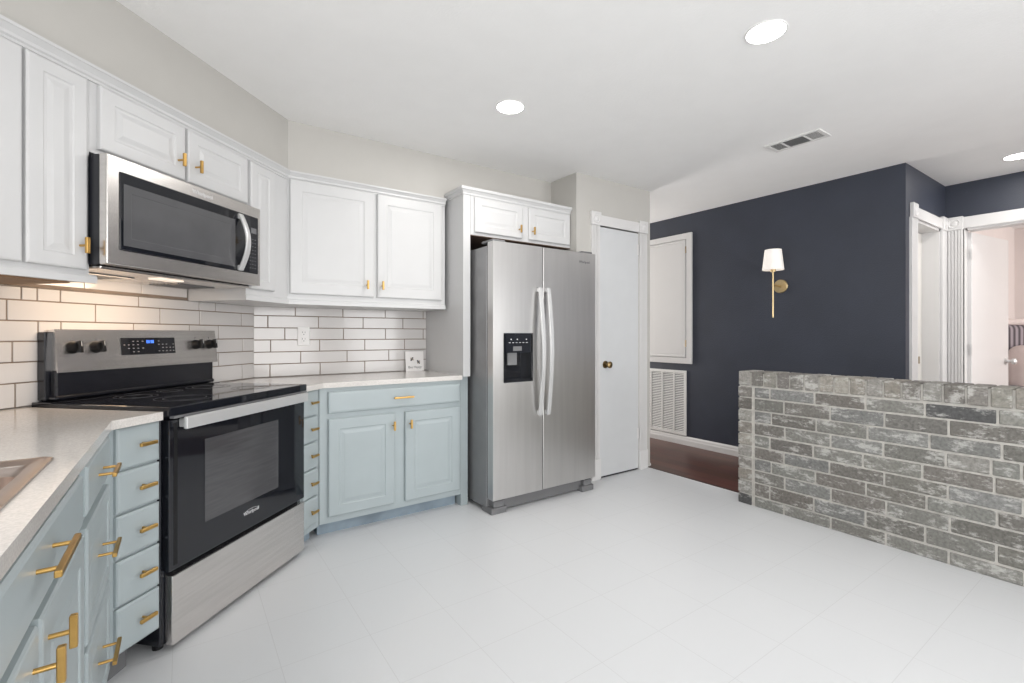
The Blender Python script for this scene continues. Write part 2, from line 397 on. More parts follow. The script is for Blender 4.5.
# ------------------------------------------------------------------ wall cabinets
# left unit on the diagonal wall
c = thing('wall_cabinet', 'white wall cabinet at the far left edge, with a narrow raised-panel door beside the microwave', 'wall cabinet', wl(RB, 0.72, 1.795, 1.355), RB)
MB().prism([(0, 0), (0.685, 0), (0.685, 0.345), (0.32, 0.345), (0, 0.025)], 0.004, 0.779).build('cabinet_box', M['white'], c)
MB().prism([(0.40, 0.05), (0.66, 0.05), (0.66, 0.34), (0.40, 0.34)], -0.002, 0.004).build('cabinet_bottom', M['rawwood'], c, label='bare brown wood underside')
CR = [(o_, z_-1.355) for o_, z_ in CROWN]
crown(c, 0, 0.685, CR); botrail(c, 0, 0.705, 0.0)
d1 = door(c, 0.06, 0.474, 0.045, 0.722, M['white'], 0.06)
d2 = door(c, 0.484, 0.668, 0.045, 0.722, M['white'], 0.045)
tknob(d2, 0.641, 0.126, -0.019)
# above the microwave
c = thing('wall_cabinet', 'short white two-door wall cabinet directly above the microwave', 'wall cabinet', wl(RB, 1.405, 1.795, 1.828), RB)
MB().box(0.001, 0.771, 0, 0.345, 0, 0.306).build('cabinet_box', M['white'], c)
CR2 = [(o_, z_-1.828) for o_, z_ in CROWN]; crown(c, 0, 0.772, CR2)
d1 = door(c, 0.026, 0.388, 0.017, 0.25, M['white'], 0.05); tknob(d1, 0.35, 0.094, -0.019)
d2 = door(c, 0.402, 0.764, 0.017, 0.25, M['white'], 0.05); tknob(d2, 0.44, 0.094, -0.019)
# right of the microwave, corner
c = thing('wall_cabinet', 'narrow white wall cabinet between the microwave and the room corner', 'wall cabinet', wl(RB, 2.177, 1.795, 1.35), RB)
MB().prism([(0.0, 0), (0.334, 0), (0.334+0.255, 0.255), (0.55, 0.345), (0, 0.345)], 0.0, 0.784).build('cabinet_box', M['white'], c)
CR3 = [(o_, z_-1.35) for o_, z_ in CROWN]; crown(c, 0, 0.334, CR3, 0, -TN); botrail(c, -0.012, 0.334, 0.0, 0, -TN)
door(c, 0.016, 0.205, 0.062, 0.727, M['white'], 0.045)
# back wall pair
c = thing('wall_cabinet', 'tall white two-door wall cabinet over the right-hand counter and outlet', 'wall cabinet', (0.507, 3.045, 1.35), 0)
MB().box(0.0, 1.030, 0, 0.365, 0, 0.784).build('cabinet_box', M['white'], c)
crown(c, 0, 1.030, CR3, TN, 0); botrail(c, 0, 1.030, 0.0, TN, 0)
d1 = door(c, 0.012, 0.515, 0.062, 0.738, M['white'], 0.065); tknob(d1, 0.463, 0.138, -0.019)
d2 = door(c, 0.536, 0.998, 0.062, 0.738, M['white'], 0.065); tknob(d2, 0.562, 0.138, -0.019)
# fridge cabinet
c = thing('fridge_cabinet', 'small white two-door cabinet mounted above the refrigerator', 'wall cabinet', (1.614, 2.815, 1.855), 0)
MB().box(0.002, 0.909, 0, 0.21, 0, 0.293).build('cabinet_box', M['white'], c)
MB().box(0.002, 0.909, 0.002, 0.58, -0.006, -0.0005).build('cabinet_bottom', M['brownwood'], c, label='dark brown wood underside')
CR4 = [(0, 0.268), (0.006, 0.268), (0.006, 0.280), (0.020, 0.297), (0.026, 0.298), (0.026, 0.317), (0, 0.317)]
MB().extr(CR4, [(0.002, 0, 0, -1), (0.909, 0, 0, -1)]).build('crown_moulding', M['white'], c)
MB().box(0.002, 0.909, 0.0, 0.236, 0.2935, 0.316).build('cabinet_top', M['white'], c)
d1 = door(c, 0.028, 0.431, 0.018, 0.256, M['white'], 0.05); tknob(d1, 0.396, 0.08, -0.019)
d2 = door(c, 0.491, 0.891, 0.018, 0.256, M['white'], 0.05); tknob(d2, 0.518, 0.08, -0.019)
# tall end panel
c = thing('refrigerator_end_panel', 'tall white side panel left of the refrigerator, its foot painted pale blue', 'panel', (1.560, 2.815, 0), 0)
MB().box(0, 0.054, 0.0, 0.60, 0.885, 2.148).build('upper_panel', M['white'], c)
CR5 = [(o_, z_+1.855) for o_, z_ in CR4]
MB().extr(CR5, [(0, 0.236, -1, 0), (0, 0, -1, -1), (0.0545, 0, 0, -1)]).build('crown_moulding', M['white'], c)
MB().box(0, 0.054, 0, 0.236, 2.1485, 2.171).build('panel_top', M['white'], c)
MB().box(0, 0.054, 0.036, 0.60, 0, 0.884).build('lower_panel', M['blue'], c, label='pale blue lower panel')

# ------------------------------------------------------------------ base cabinets
# five-drawer stack left of the stove
def five(c, x0, x1, hx, horiz=True):
    zs = [(0.112, 0.262), (0.270, 0.418), (0.426, 0.568), (0.576, 0.712), (0.720, 0.860)]
    for a, b_ in zs:
        d = drawer(c, x0, x1, a, b_, M['blue']); tknob(d, hx, (a+b_)/2+0.004, -0.015, True, 'knob', 0.062, 0.022)


c = thing('base_cabinet', 'narrow pale blue stack of five drawers immediately left of the stove', 'base cabinet', wl(RB, 1.275, 1.565), RB)
MB().prism([(0, 0), (0.183, 0), (0.183, 0.58), (-0.20, 0.58), (-0.40, 0.403)], 0.105, 0.863).build('cabinet_box', M['blue'], c)
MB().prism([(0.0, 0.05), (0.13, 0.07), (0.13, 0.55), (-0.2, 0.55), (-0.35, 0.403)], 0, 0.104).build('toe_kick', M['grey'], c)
five(c, 0.026, 0.182, 0.115)
# five-drawer stack right of the stove
c = thing('base_cabinet', 'very narrow pale blue stack of five drawers immediately right of the stove', 'base cabinet', wl(RB, 2.296, 1.565), RB)
MB().prism([(0, 0), (0.174, 0), (0.174+0.30, 0.30), (0.174+0.2, 0.50), (0, 0.50)], 0.075, 0.863).build('cabinet_box', M['blue'], c)
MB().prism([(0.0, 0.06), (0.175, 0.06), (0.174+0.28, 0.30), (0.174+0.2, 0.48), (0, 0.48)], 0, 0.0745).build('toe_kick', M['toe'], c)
five(c, 0.012, 0.142, 0.08)
# back wall base
c = thing('base_cabinet', 'pale blue base cabinet with one wide drawer above two raised-panel doors', 'base cabinet', (0.643, 2.851, 0), 0)
MB().box(0, 0.916, 0, 0.56, 0.08, 0.863).build('cabinet_box', M['blue'], c)
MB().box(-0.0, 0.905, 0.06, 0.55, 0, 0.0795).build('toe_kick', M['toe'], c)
d = MB().panel(0.046, 0.902, 0.714, 0.838, -0.0005, -0.02, [(0, 0.006), (0.004, 0.002), (0.014, 0.0), (0.018, 0.0)]).build('drawer_front', M['blue'], c); pull(d, 0.49, 0.779, -0.019)
d = door(c, 0.046, 0.443, 0.118, 0.682, M['blue'], 0.06); tknob(d, 0.43, 0.607, -0.019)
d = door(c, 0.511, 0.902, 0.118, 0.682, M['blue'], 0.06); tknob(d, 0.54, 0.607, -0.019)
# corner unit of the sink run
c = thing('base_cabinet', 'pale blue three-drawer base cabinet in the corner beside the sink cabinet', 'base cabinet', wl(RC, 1.495, 0.205), RC)
MB().box(0.001, 0.512, 0, 0.60, 0.105, 0.863).build('cabinet_box', M['blue'], c)
MB().box(0.001, 0.49, 0.06, 0.60, 0, 0.104).build('toe_kick', M['toe'], c)
for (a, b_, hz_) in ((0.115, 0.400, 0.272), (0.415, 0.700, 0.567), (0.730, 0.852, 0.787)):
    d = MB().panel(0.03, 0.455, a, b_, -0.0005, -0.018, RAISED(0.038) if b_-a > 0.2 else FLAT).build('drawer_front', M['blue'], c); pull(d, 0.25, hz_, -0.017, 0.13)
# sink cabinet
c = thing('sink_cabinet', 'pale blue base cabinet under the sink with a long false front and two doors', 'base cabinet', wl(RC, 0.45, 0.205), RC)
sb = MB(); sb.box(0, 1.043, 0, 0.02, 0.105, 0.863); sb.box(0, 0.018, 0.02, 0.60, 0.105, 0.863); sb.box(1.025, 1.043, 0.02, 0.60, 0.105, 0.863); sb.box(0.018, 1.025, 0.02, 0.60, 0.105, 0.12)
sb.build('cabinet_box', M['blue'], c)
MB().box(0, 1.043, 0.06, 0.60, 0, 0.104).build('toe_kick', M['toe'], c)
d = MB().panel(0.04, 0.995, 0.733, 0.850, -0.0005, -0.02, FLAT).build('false_front', M['blue'], c); pull(d, 0.625, 0.803, -0.019, 0.17, 0.026)
d = door(c, 0.61, 1.01, 0.115, 0.712, M['blue'], 0.055); tknob(d, 0.65, 0.66, -0.019, False)
d = door(c, 0.185, 0.590, 0.115, 0.712, M['blue'], 0.055); tknob(d, 0.55, 0.66, -0.019, False)

# ------------------------------------------------------------------ countertops
ZT = 0.893
s1 = bl(1.450, 1.530); s2 = bl(1.450, 2.145)
bx0, bx1, by0, by1 = -0.72, -0.262, 0.73, 1.41      # sink cut-out
poly_front = [(-0.186, by1+0.0), (-0.186, -0.186+1.53*R2), s1, s2, bl(1.02, 2.145), (-0.815, 2.20), (-0.815, by1)]
ct = MB(); zb = 0.8635
ct.prism(poly_front, zb, ZT)
ct.box(-0.815, bx0, by0, by1, zb, ZT); ct.box(bx1, -0.186, by0, by1, zb, ZT); ct.box(-0.815, -0.186, 0.40, by0, zb, ZT)
tag(ct.build('countertop', M['quartz']), 'speckled beige quartz countertop holding the sink, left of the stove', 'countertop')
t1 = bl(2.294, 1.532); t2 = bl(2.294, 2.145)
ct = MB().prism([t1, (2.827-1.532*R2, 2.827), (1.559, 2.827), (1.559, 3.407), (0.375, 3.407), t2], zb, ZT)
tag(ct.build('countertop', M['quartz']), 'speckled beige quartz countertop between the stove and the refrigerator', 'countertop')
# sink
c = thing('kitchen_sink', 'stainless steel drop-in sink in the countertop at lower left', 'sink', (-0.49, 1.07, ZT), 0)
def ringbox(mb, o_, i_, z0, z1):   # rectangular ring
    (ax, bx, ay, by), (cx, dx, cy, dy) = o_, i_
    mb.box(ax, bx, ay, cy, z0, z1); mb.box(ax, bx, dy, by, z0, z1); mb.box(ax, cx, cy, dy, z0, z1); mb.box(dx, bx, cy, dy, z0, z1)
mb = MB(); X0, X1, Y0, Y1 = -0.25, 0.255, -0.41, 0.385
def rr(x0, x1, y0, y1, r, z, n=5):
    P = []
    for cx, cy, a0 in ((x1-r, y1-r, 0), (x0+r, y1-r, 90), (x0+r, y0+r, 180), (x1-r, y0+r, 270)):
        for k in range(n+1):
            a = math.radians(a0+90*k/n); P.append((cx+r*math.cos(a), cy+r*math.sin(a), z))
    return P
loops = [rr(X0, X1, Y0, Y1, .012, .0005), rr(X0, X1, Y0, Y1, .012, .004), rr(X0+.006, X1-.006, Y0+.006, Y1-.006, .012, .007), rr(X0+.016, X1-.016, Y0+.016, Y1-.016, .012, .005),
         rr(X0+.03, X1-.03, Y0+.035, Y1-.035, .012, .001), rr(X0+.034, X1-.034, Y0+.07, Y1-.07, .03, -.004), rr(X0+.04, X1-.04, Y0+.078, Y1-.078, .03, -.012), rr(X0+.045, X1-.045, Y0+.085, Y1-.085, .03, -.17), rr(X0+.07, X1-.07, Y0+.11, Y1-.11, .03, -.19)]
pv = None
for lp in loops:
    vv = [mb.bm.verts.new(p) for p in lp]
    if pv:
        for k in range(len(vv)): mb.bm.faces.new((pv[k], pv[(k+1) % len(vv)], vv[(k+1) % len(vv)], vv[k]))
    pv = vv
mb.bm.faces.new(pv)
mb.build('basin', M['sink'], c, smooth=True)
MB().lathe([(0.045, 0), (0.045, 0.004), (0.036, 0.005), (0.030, 0.001), (0.0, 0.001)][:4], (0, 0, -0.189)).build('drain', M['darkgap'], c, smooth=True)

# ------------------------------------------------------------------ stove
c = thing('stove', 'freestanding black and stainless steel electric stove standing on the diagonal', 'stove', wl(RB, 1.475, 1.532), RB)
MB().box(-0.006, 0.800, 0.032, 0.600, 0.03, 0.8735, 0.003).build('body', M['black'], c)
for x in (0.03, 0.77):
    for y in (0.08, 0.55): MB().cyl((x, y, 0), (0, 0, 1), 0.018, 0.031, 12).build('foot', M['blackpl'], c)
MB().box(0.012, 0.808, -0.002, 0.031, 0.028, 0.284, 0.004, 2).build('storage_drawer', M['steel'], c, label='stainless steel bottom drawer')
od = MB().box(0.0, 0.81, 0.0, 0.031, 0.302, 0.858, 0.004, 2).build('oven_door', M['blackgl'], c)
win = MB(); win.panel(0.161, 0.600, 0.425, 0.755, 0.0, -0.0012, [(0, 0.0002), (0.004, 0.0), (0.006, 0.0008), (0.010, 0.0008)])
win.build('oven_window', M['window'], od)
MB().box(0.02, 0.035, -0.001, 0.0, 0.32, 0.845).build('door_trim', M['blackpl'], od)
hn = MB(); hn.box(0.026, 0.773, -0.050, -0.034, 0.822, 0.868, 0.005, 2)
for x in (0.06, 0.74): hn.box(x-0.02, x+0.02, -0.034, 0.001, 0.826, 0.858, 0.004)
hn.build('oven_handle', M['handle'], od, label='flat silver oven door handle')
text(od, 'logo_lettering', 'Whirlpool', 0.023, (0.418, -0.0006, 0.368), M['mark'])
rg = MB().strip([(0.418+0.044*math.cos(a), -0.001, 0.377+0.011*math.sin(a)) for a in [k*PI/10 for k in range(-2, 14)]], 0.0008, 0.0012, (0, 1, 0)).build('logo_ring', M['mark'], od)
ck = MB(); ck.box(-0.017, 0.800, -0.022, 0.52, 0.874, 0.908, 0.004, 2); ck.box(-0.016, 0.799, 0.50, 0.60, 0.874, 0.910, 0.003)
ck.build('cooktop', M['blackgl'], c)
for (x, y, r) in ((0.22, 0.15, 0.105), (0.60, 0.15, 0.085), (0.22, 0.39, 0.075), (0.60, 0.39, 0.095), (0.41, 0.42, 0.05)):
    rb = MB()
    for q in (1, 0.72):
        P = [(x+r*q*math.cos(2*PI*k/40), y+r*q*math.sin(2*PI*k/40), 0.9085) for k in range(41)]
        rb.strip(P, 0.0005, 0.0022, (0, 0, 1))
    rb.build('burner_ring', M['ring'], c)
MB().box(0.0, 0.80, -0.0215, -0.004, 0.864, 0.8735).build('cooktop_trim', M['grey'], c)
bg = MB(); bg.box(0.012, 0.80, 0.575, 0.612, 0.911, 1.18, 0.003); bg.box(0.030, 0.80, 0.545, 0.576, 0.912, 1.03, 0.006); bg.box(0.022, 0.80, 0.535, 0.60, 0.912, 0.93, 0.006)
bg.build('back_guard', M['black'], c)
cp = MB().prism([(0.034, 0), (0.826, 0), (0.826, 0.05), (0.034, 0.05)], 0, 0.172).build('control_panel', M['steel'], c, label='stainless steel control panel')
cp.location = (0, 0.542, 1.02); cp.rotation_euler = (math.radians(-6), 0, 0)
b_ = MB().box(0.29, 0.565, -0.002, 0.001, 0.058, 0.136, 0.001).build('display', M['blackgl'], cp)
dd = MB()
for i, x in enumerate((0.413, 0.422, 0.434, 0.443)):
    dd.box(x, x+0.0015, -0.0028, -0.002, 0.110, 0.124); dd.box(x+0.005, x+0.0065, -0.0028, -0.002, 0.110, 0.124)
    for zz in (0.110, 0.1165, 0.1228): dd.box(x, x+0.0065, -0.0028, -0.002, zz, zz+0.0013)
dd.build('clock_digits', M['bluelcd'], b_)
rr_ = random.Random(2)
for xs in ((0.302, 0.322, 0.344, 0.366, 0.390), (0.472, 0.492, 0.512, 0.532, 0.550)):
    dk = MB()
    for zz in (0.070, 0.086, 0.102, 0.118):
        for x in xs:
            if rr_.random() < 0.72: dk.box(x, x+0.008, -0.0026, -0.002, zz, zz+0.0035)
    dk.build('touch_keys', M['dimmark'], b_)
for x in (0.093, 0.184, 0.690, 0.778):
    kb = MB(); kb.lathe([(0.025, 0), (0.025, 0.006), (0.022, 0.010), (0.021, 0.028), (0.019, 0.031)], (x, 0.0, 0.098), (0, -1, 0), 24)
    kb.box(x-0.007, x+0.007, -0.048, -0.028, 0.074, 0.122, 0.002)
    k_ = kb.build('knob', M['blackpl'], cp, smooth=True)
    MB().box(x-0.001, x+0.001, -0.0488, -0.0478, 0.100, 0.120).build('knob_pointer', M['mark'], k_)
    MB().box(x-0.001, x+0.001, -0.001, 0.0005, 0.128, 0.138).build('dial_mark', M['darkmark'], cp)

# ------------------------------------------------------------------ microwave
c = thing('microwave', 'stainless steel over-the-range microwave mounted above the stove', 'microwave', wl(RB, 1.392, 1.703, 1.42), RB)
MB().prism([(0.002, 0.034), (0.776, 0.034), (0.776, 0.445), (0.017, 0.445), (0.017, 0.08), (0.002, 0.08)], 0.0, 0.392).build('body', M['black'], c)
fr = MB(); fr.box(0.0, 0.778, 0.0, 0.034, 0.0, 0.395, 0.005, 2)
fd = fr.build('front_frame', M['steel'], c, label='stainless steel front')
MB().box(0.045, 0.757, -0.004, 0.002, 0.057, 0.342, 0.004, 2).build('door_glass', M['blackgl'], fd)
MB().panel(0.058, 0.60, 0.075, 0.300, -0.0035, -0.0052, [(0, 0), (0.028, 0.0), (0.030, 0.0008), (0.033, 0.0008)]).build('door_window', M['mwwin'], fd)
P = [(0.626+0.0*k, -0.012-0.042*math.sin(PI*k/14), 0.062+0.268*k/14) for k in range(15)]
hm = MB().strip(P, 0.030, 0.010, (1, 0, 0)); hm.box(0.613, 0.639, -0.016, -0.003, 0.06, 0.085, 0.003); hm.box(0.613, 0.639, -0.016, -0.003, 0.308, 0.333, 0.003)
hm.build('door_handle', M['handle'], fd, smooth=True, label='bowed silver handle')
MB().box(0.706, 0.742, -0.0046, -0.003, 0.258, 0.285, 0.0004).build('display', M['grey'], fd)
kb = MB()
for r_ in range(9):
    for x in (0.697, 0.714, 0.731): kb.box(x, x+0.006, -0.0046, -0.0035, 0.082+r_*0.018, 0.0845+r_*0.018)
kb.build('touch_keys', M['dimmark'], fd)
text(fd, 'logo_lettering', 'Whirlpool', 0.026, (0.415, -0.0006, 0.357), M['mark'])
ub = MB(); ub.box(0.02, 0.76, 0.05, 0.44, -0.012, -0.0005, 0.003)
ub.build('underside_panel', M['steel'], c)
for x in (0.08, 0.50):
    vb = MB()
    for k in range(9): vb.box(x, x+0.20, 0.20+k*0.02, 0.211+k*0.02, -0.016, -0.0125)
    vb.build('grease_filter', M['grey'], c)
ll = MB().box(0.30, 0.42, 0.10, 0.16, -0.017, -0.0125, 0.002).build('work_light', M['warmlamp'], c)
sp = bpy.data.lights.new('microwave_work_light', 'AREA'); sp.shape = 'RECTANGLE'; sp.size = 0.45; sp.size_y = 0.07; sp.energy = 2.4; sp.color = (1.0, 0.74, 0.5)
so = bpy.data.objects.new('microwave_work_light', sp); so.location = wl(RB, 1.66, 1.90, 1.398); so.rotation_euler = (math.radians(25), 0, RB); COL.objects.link(so)

# ------------------------------------------------------------------ refrigerator
c = thing('refrigerator', 'stainless steel side-by-side refrigerator with dispenser and two bowed handles', 'refrigerator', (1.637, 2.562, 0), 0)
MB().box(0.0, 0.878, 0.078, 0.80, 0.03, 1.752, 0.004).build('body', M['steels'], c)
# freezer door with a dispenser niche cut through
dl = MB(); a0, a1, z0, z1 = 0.088, 0.312, 0.862, 1.172
dl.box(0.0, a0, 0, 0.066, 0.098, 1.775); dl.box(a1, 0.404, 0, 0.066, 0.098, 1.775); dl.box(a0, a1, 0, 0.066, 0.098, z0); dl.box(a0, a1, 0, 0.066, z1, 1.775)
bmesh.ops.remove_doubles(dl.bm, verts=dl.bm.verts, dist=1e-5)
d1 = dl.build('freezer_door', M['steelv'], c)
dr = MB().box(0.411, 0.913, 0, 0.066, 0.098, 1.775, 0.004, 2).build('fridge_door', M['steelv'], c)
MB().box(0.004, 0.874, 0.067, 0.0775, 0.10, 1.75).box(0.4045, 0.4105, 0.005, 0.066, 0.10, 1.772).build('gasket_and_gap_shade', M['blackpl'], c)  # gasket sheet, plus a black strip standing in for shade between the doors
ds = MB()
zm = 1.03
ds.box(a0, a1, 0.058, 0.0655, z0, z1)                       # back of niche
ds.box(a0, a0+0.006, -0.003, 0.06, z0, z1); ds.box(a1-0.006, a1, -0.003, 0.06, z0, z1); ds.box(a0, a1, -0.003, 0.06, z0, z0+0.014); ds.box(a0, a1, -0.003, 0.06, zm+0.02, z1)
ringbox(ds, (a0-0.006, a1+0.006, 0, 0), (a0, a1, 0, 0), 0, 0) if False else None
ds.box(a0-0.007, a1+0.007, -0.0035, -0.0005, z1, z1+0.008); ds.box(a0-0.007, a1+0.007, -0.0035, -0.0005, z0-0.008, z0); ds.box(a0-0.007, a0, -0.0035, -0.0005, z0, z1); ds.box(a1, a1+0.007, -0.0035, -0.0005, z0, z1)
dp = ds.build('dispenser', M['blackgl'], d1, label='black ice and water dispenser')
MB().box(0.155, 0.225, -0.0045, -0.0025, 1.062, 1.092, 0.0005).build('dispenser_display', M['grey'], dp)
pd = MB(); pd.prism([(0.125, 0.018), (0.195, 0.010), (0.195, 0.022), (0.125, 0.030)], 0.968, 1.052); pd.cyl((0.16, 0.035, 1.0), (0, 0, 1), 0.012, 0.06, 12)
pd.build('dispenser_paddle', M['grey'], dp)
dk = MB()
for k in range(6): dk.box(0.12+k*0.028, 0.134+k*0.028, -0.0042, -0.0028, 1.115, 1.118)
for x in (0.135, 0.185, 0.26): dk.box(x, x+0.008, -0.0042, -0.0028, 1.135, 1.142)
dk.build('dispenser_icons', M['mark'], dp)
for dpar, x in ((d1, 0.366), (dr, 0.437)):
    P = [(x, -0.026-0.038*math.sin(PI*k/20), 0.62+0.87*k/20) for k in range(21)]
    h_ = MB().strip(P, 0.030, 0.016, (1, 0, 0))
    for z in (0.635, 1.475): h_.box(x-0.010, x+0.010, -0.03, 0.0, z-0.014, z+0.014, 0.003)
    h_.build('door_handle', M['handle'], dpar, smooth=True, label='long bowed pale steel handle')
text(dr, 'logo_lettering', 'Whirlpool', 0.025, (0.80, -0.0005, 1.697), M['darkmark'])
MB().box(0.12, 0.82, 0.055, 0.075, 0.012, 0.092).build('base_grille', M['grey'], c)
for x in (0.0, 0.795):
    f_ = MB(); f_.box(x, x+0.118, 0.018, 0.14, 0.0, 0.042, 0.003); f_.box(x+0.02, x+0.10, 0.022, 0.10, 0.0425, 0.085, 0.004); f_.build('foot_cover', M['grey'], c)
for x in (0.01, 0.80):
    MB().box(x, x+0.10, 0.02, 0.16, 1.7755, 1.792, 0.005, 2).build('hinge_cover', M['grey'], c)

# ------------------------------------------------------------------ pantry door and casings
def rosette(mb, cx, cz, s, y0, y1):
    mb.box(cx-s/2, cx+s/2, y1, y0, cz-s/2, cz+s/2, 0.003)
    mb.lathe([(s*0.38, 0), (s*0.38, 0.003), (s*0.32, 0.005), (s*0.27, 0.001), (s*0.20, 0.001), (s*0.14, 0.006), (s*0.04, 0.008)], (cx, y1, cz), (0, -1, 0), 24)


def fluted(mb, x0, x1, z0, z1, y0, d):
    mb.box(x0, x1, y0-d*0.6, y0, z0, z1)
    w = x1-x0; n = 4; e = w*0.12
    mb.box(x0, x0+e, y0-d, y0-d*0.6+0.0005, z0, z1, 0.001); mb.box(x1-e, x1, y0-d, y0-d*0.6+0.0005, z0, z1, 0.001)
    st_ = (w-2*e)/(n+0.0)
    for k in range(n): mb.box(x0+e+st_*k+st_*0.28, x0+e+st_*(k+1)-st_*0.12, y0-d, y0-d*0.6+0.0005, z0, z1, 0.0012)


tr = MB()
fluted(tr, -0.098, -0.008, 0.165, 2.05, 0, 0.018); fluted(tr, 0.480, 0.570, 0.165, 2.05, 0, 0.018)
tr.box(-0.103, -0.003, -0.024, 0, 0, 0.165, 0.002); tr.box(0.474, 0.574, -0.024, 0, 0, 0.165, 0.002)
rosette(tr, -0.053, 2.104, 0.108, 0, -0.026); rosette(tr, 0.522, 2.104, 0.104, 0, -0.026)
tr.box(0.0, 0.470, -0.018, 0, 2.055, 2.138, 0.002)
o = tr.build('trim_pantry', M['trim']); o.location = (2.777, 2.745, 0); struct(o)
d = MB().box(0, 0.468, 0.0, 0.035, 0.014, 2.046, 0.002).build('door_1', M['pantry']); d.location = (2.779, 2.742, 0); struct(d)
k_ = MB(); k_.lathe([(0.030, 0), (0.030, 0.004), (0.012, 0.008), (0.011, 0.03), (0.018, 0.036), (0.027, 0.046), (0.027, 0.056), (0.018, 0.064), (0.006, 0.066)], (0.062, 0, 0.925), (0, -1, 0), 24)
k_.build('door_knob', M['oldbrass'], d, smooth=True, label='antique brass knob')
for z in (0.27, 1.86):
    hh = MB(); hh.cyl((0.472, -0.022, z), (0, 0, 1), 0.006, 0.09, 10); hh.box(0.45, 0.47, -0.003, 0.001, z, z+0.09); hh.build('hinge', M['trim'], d)
hk = MB(); hk.strip([(0.44, -0.004, 1.76+0.07), (0.47, -0.012, 1.836), (0.515, -0.028, 1.84)], 0.003, 0.003, (0, 0, 1)); hk.build('hook_latch', M['handle'], d)
struct(MB().box(2.779, 3.247, 2.75, 2.85, 0.0, 0.012).build('trim_gap_shade', M['darkgap']))  # near-black slab painted in for the shade of the gap under the door

# hall baseboards
bb = [(0, 0), (0.016, 0), (0.016, 0.05), (0.011, 0.062), (0.011, 0.075), (0.004, 0.088), (0, 0.092)]
o = MB().extr(bb, [(-5.3, 0, 0, -1), (-1.20, 0, 0, -1)]).build('baseboard_hall', M['trim']); o.location = (4.38, 0, 0); o.rotation_euler = (0, 0, RN); struct(o)
o = MB().extr([(0, 0), (0.034, 0), (0.034, 0.012), (0.02, 0.028), (0.02, 0.05), (0.008, 0.075), (0, 0.08)], [(3.405, 2.76, 1, 0), (3.405, 3.42, 1, 0)]).build('baseboard_pantry', M['trim']); struct(o)

# framed access panel on the navy wall
c = thing('wall_panel', 'white framed hinged panel hung on the navy wall above the air grille', 'wall panel', wl(RN, -3.66, 4.38, 0.862), RN)
fr = MB(); fw = 0.062; Wd = 0.68; Ht = 1.38
for a in ((0, Wd, 0, fw), (0, Wd, Ht-fw, Ht), (0, fw, fw, Ht-fw), (Wd-fw, Wd, fw, Ht-fw)): fr.box(a[0], a[1], -0.022, 0, a[2], a[3], 0.002)
fr.build('frame', M['trim'], c)
MB().panel(fw+0.004, Wd-fw-0.012, fw+0.004, Ht-fw-0.004, -0.001, -0.024, [(0, 0.006), (0.004, 0), (0.02, 0), (0.024, 0.006), (0.03, 0.006), (0.034, 0.004)]).build('panel_door', M['trim'], c)
MB().box(fw, Wd-fw, -0.002, -0.0005, fw, Ht-fw).build('panel_recess', M['louver'], c)
for z in (0.18, 1.17): MB().cyl((Wd-fw-0.006, -0.02, z), (0, 0, 1), 0.005, 0.07, 10).build('hinge', M['oldbrass'], c)
# return air grille
c = thing('air_grille', 'white louvered return-air grille low on the navy wall above the baseboard', 'air grille', wl(RN, -3.66, 4.38, 0.097), RN)
fr = MB(); Wd = 0.61; Ht = 0.69; fw = 0.03
for a in ((0, Wd, 0, fw), (0, Wd, Ht-fw, Ht), (0, fw, fw, Ht-fw), (Wd-fw, Wd, fw, Ht-fw)): fr.box(a[0], a[1], -0.012, 0, a[2], a[3], 0.002)
for k in range(1, 4): fr.box(Wd*k/4-0.008, Wd*k/4+0.008, -0.012, 0, fw, Ht-fw)
fr.build('frame', M['vent'], c)
lv = MB()
n = 34
for k in range(n):
    z = fw+(Ht-2*fw)*(k+0.5)/n
    lv.strip([(fw, -0.006, z), (Wd-fw, -0.006, z)], 0.0115, 0.0025, (0, 0.6, 0.8))
lv.build('louvers', M['vent'], c)
MB().box(fw, Wd-fw, -0.001, -0.0002, fw, Ht-fw).build('grille_back', M['grey'], c)

# wall sconce
c = thing('wall_sconce', 'brass wall sconce with a white tapered shade on the navy wall', 'wall lamp', wl(RN, -2.09, 4.38, 1.60), RN)
MB().lathe([(0.060, 0), (0.060, 0.010), (0.056, 0.014), (0.015, 0.016)], (0, 0, 0), (0, -1, 0), 32).build('backplate', M['palebrass'], c, smooth=True)
am = MB(); am.cyl((0, -0.014, 0), (0, -1, 0), 0.008, 0.125, 12); am.cyl((0, -0.138, -0.28), (0, 0, 1), 0.0065, 0.42, 14); am.cyl((0, -0.138, 0.12), (0, 0, 1), 0.022, 0.02, 16)
am.build('stem', M['palebrass'], c, smooth=True)
sm = MB(); sg = 36; lo = []
for (r, z) in ((0.086, 0.135), (0.066, 0.312), (0.063, 0.312), (0.083, 0.135)):
    lo.append([sm.bm.verts.new((r*math.cos(2*PI*k/sg), -0.138+r*math.sin(2*PI*k/sg), z)) for k in range(sg)])
for i in range(4):
    for k in range(sg): sm.bm.faces.new((lo[i][k], lo[i][(k+1) % sg], lo[(i+1) % 4][(k+1) % sg], lo[(i+1) % 4][k]))
sm.build('lamp_shade', M['shade'], c, smooth=True)
bb_ = MB().lathe([(0.012, 0.14), (0.014, 0.17), (0.024, 0.20), (0.024, 0.22), (0.010, 0.24)], (0, -0.138, 0)).build('bulb', M['warmlamp'], c, smooth=True)

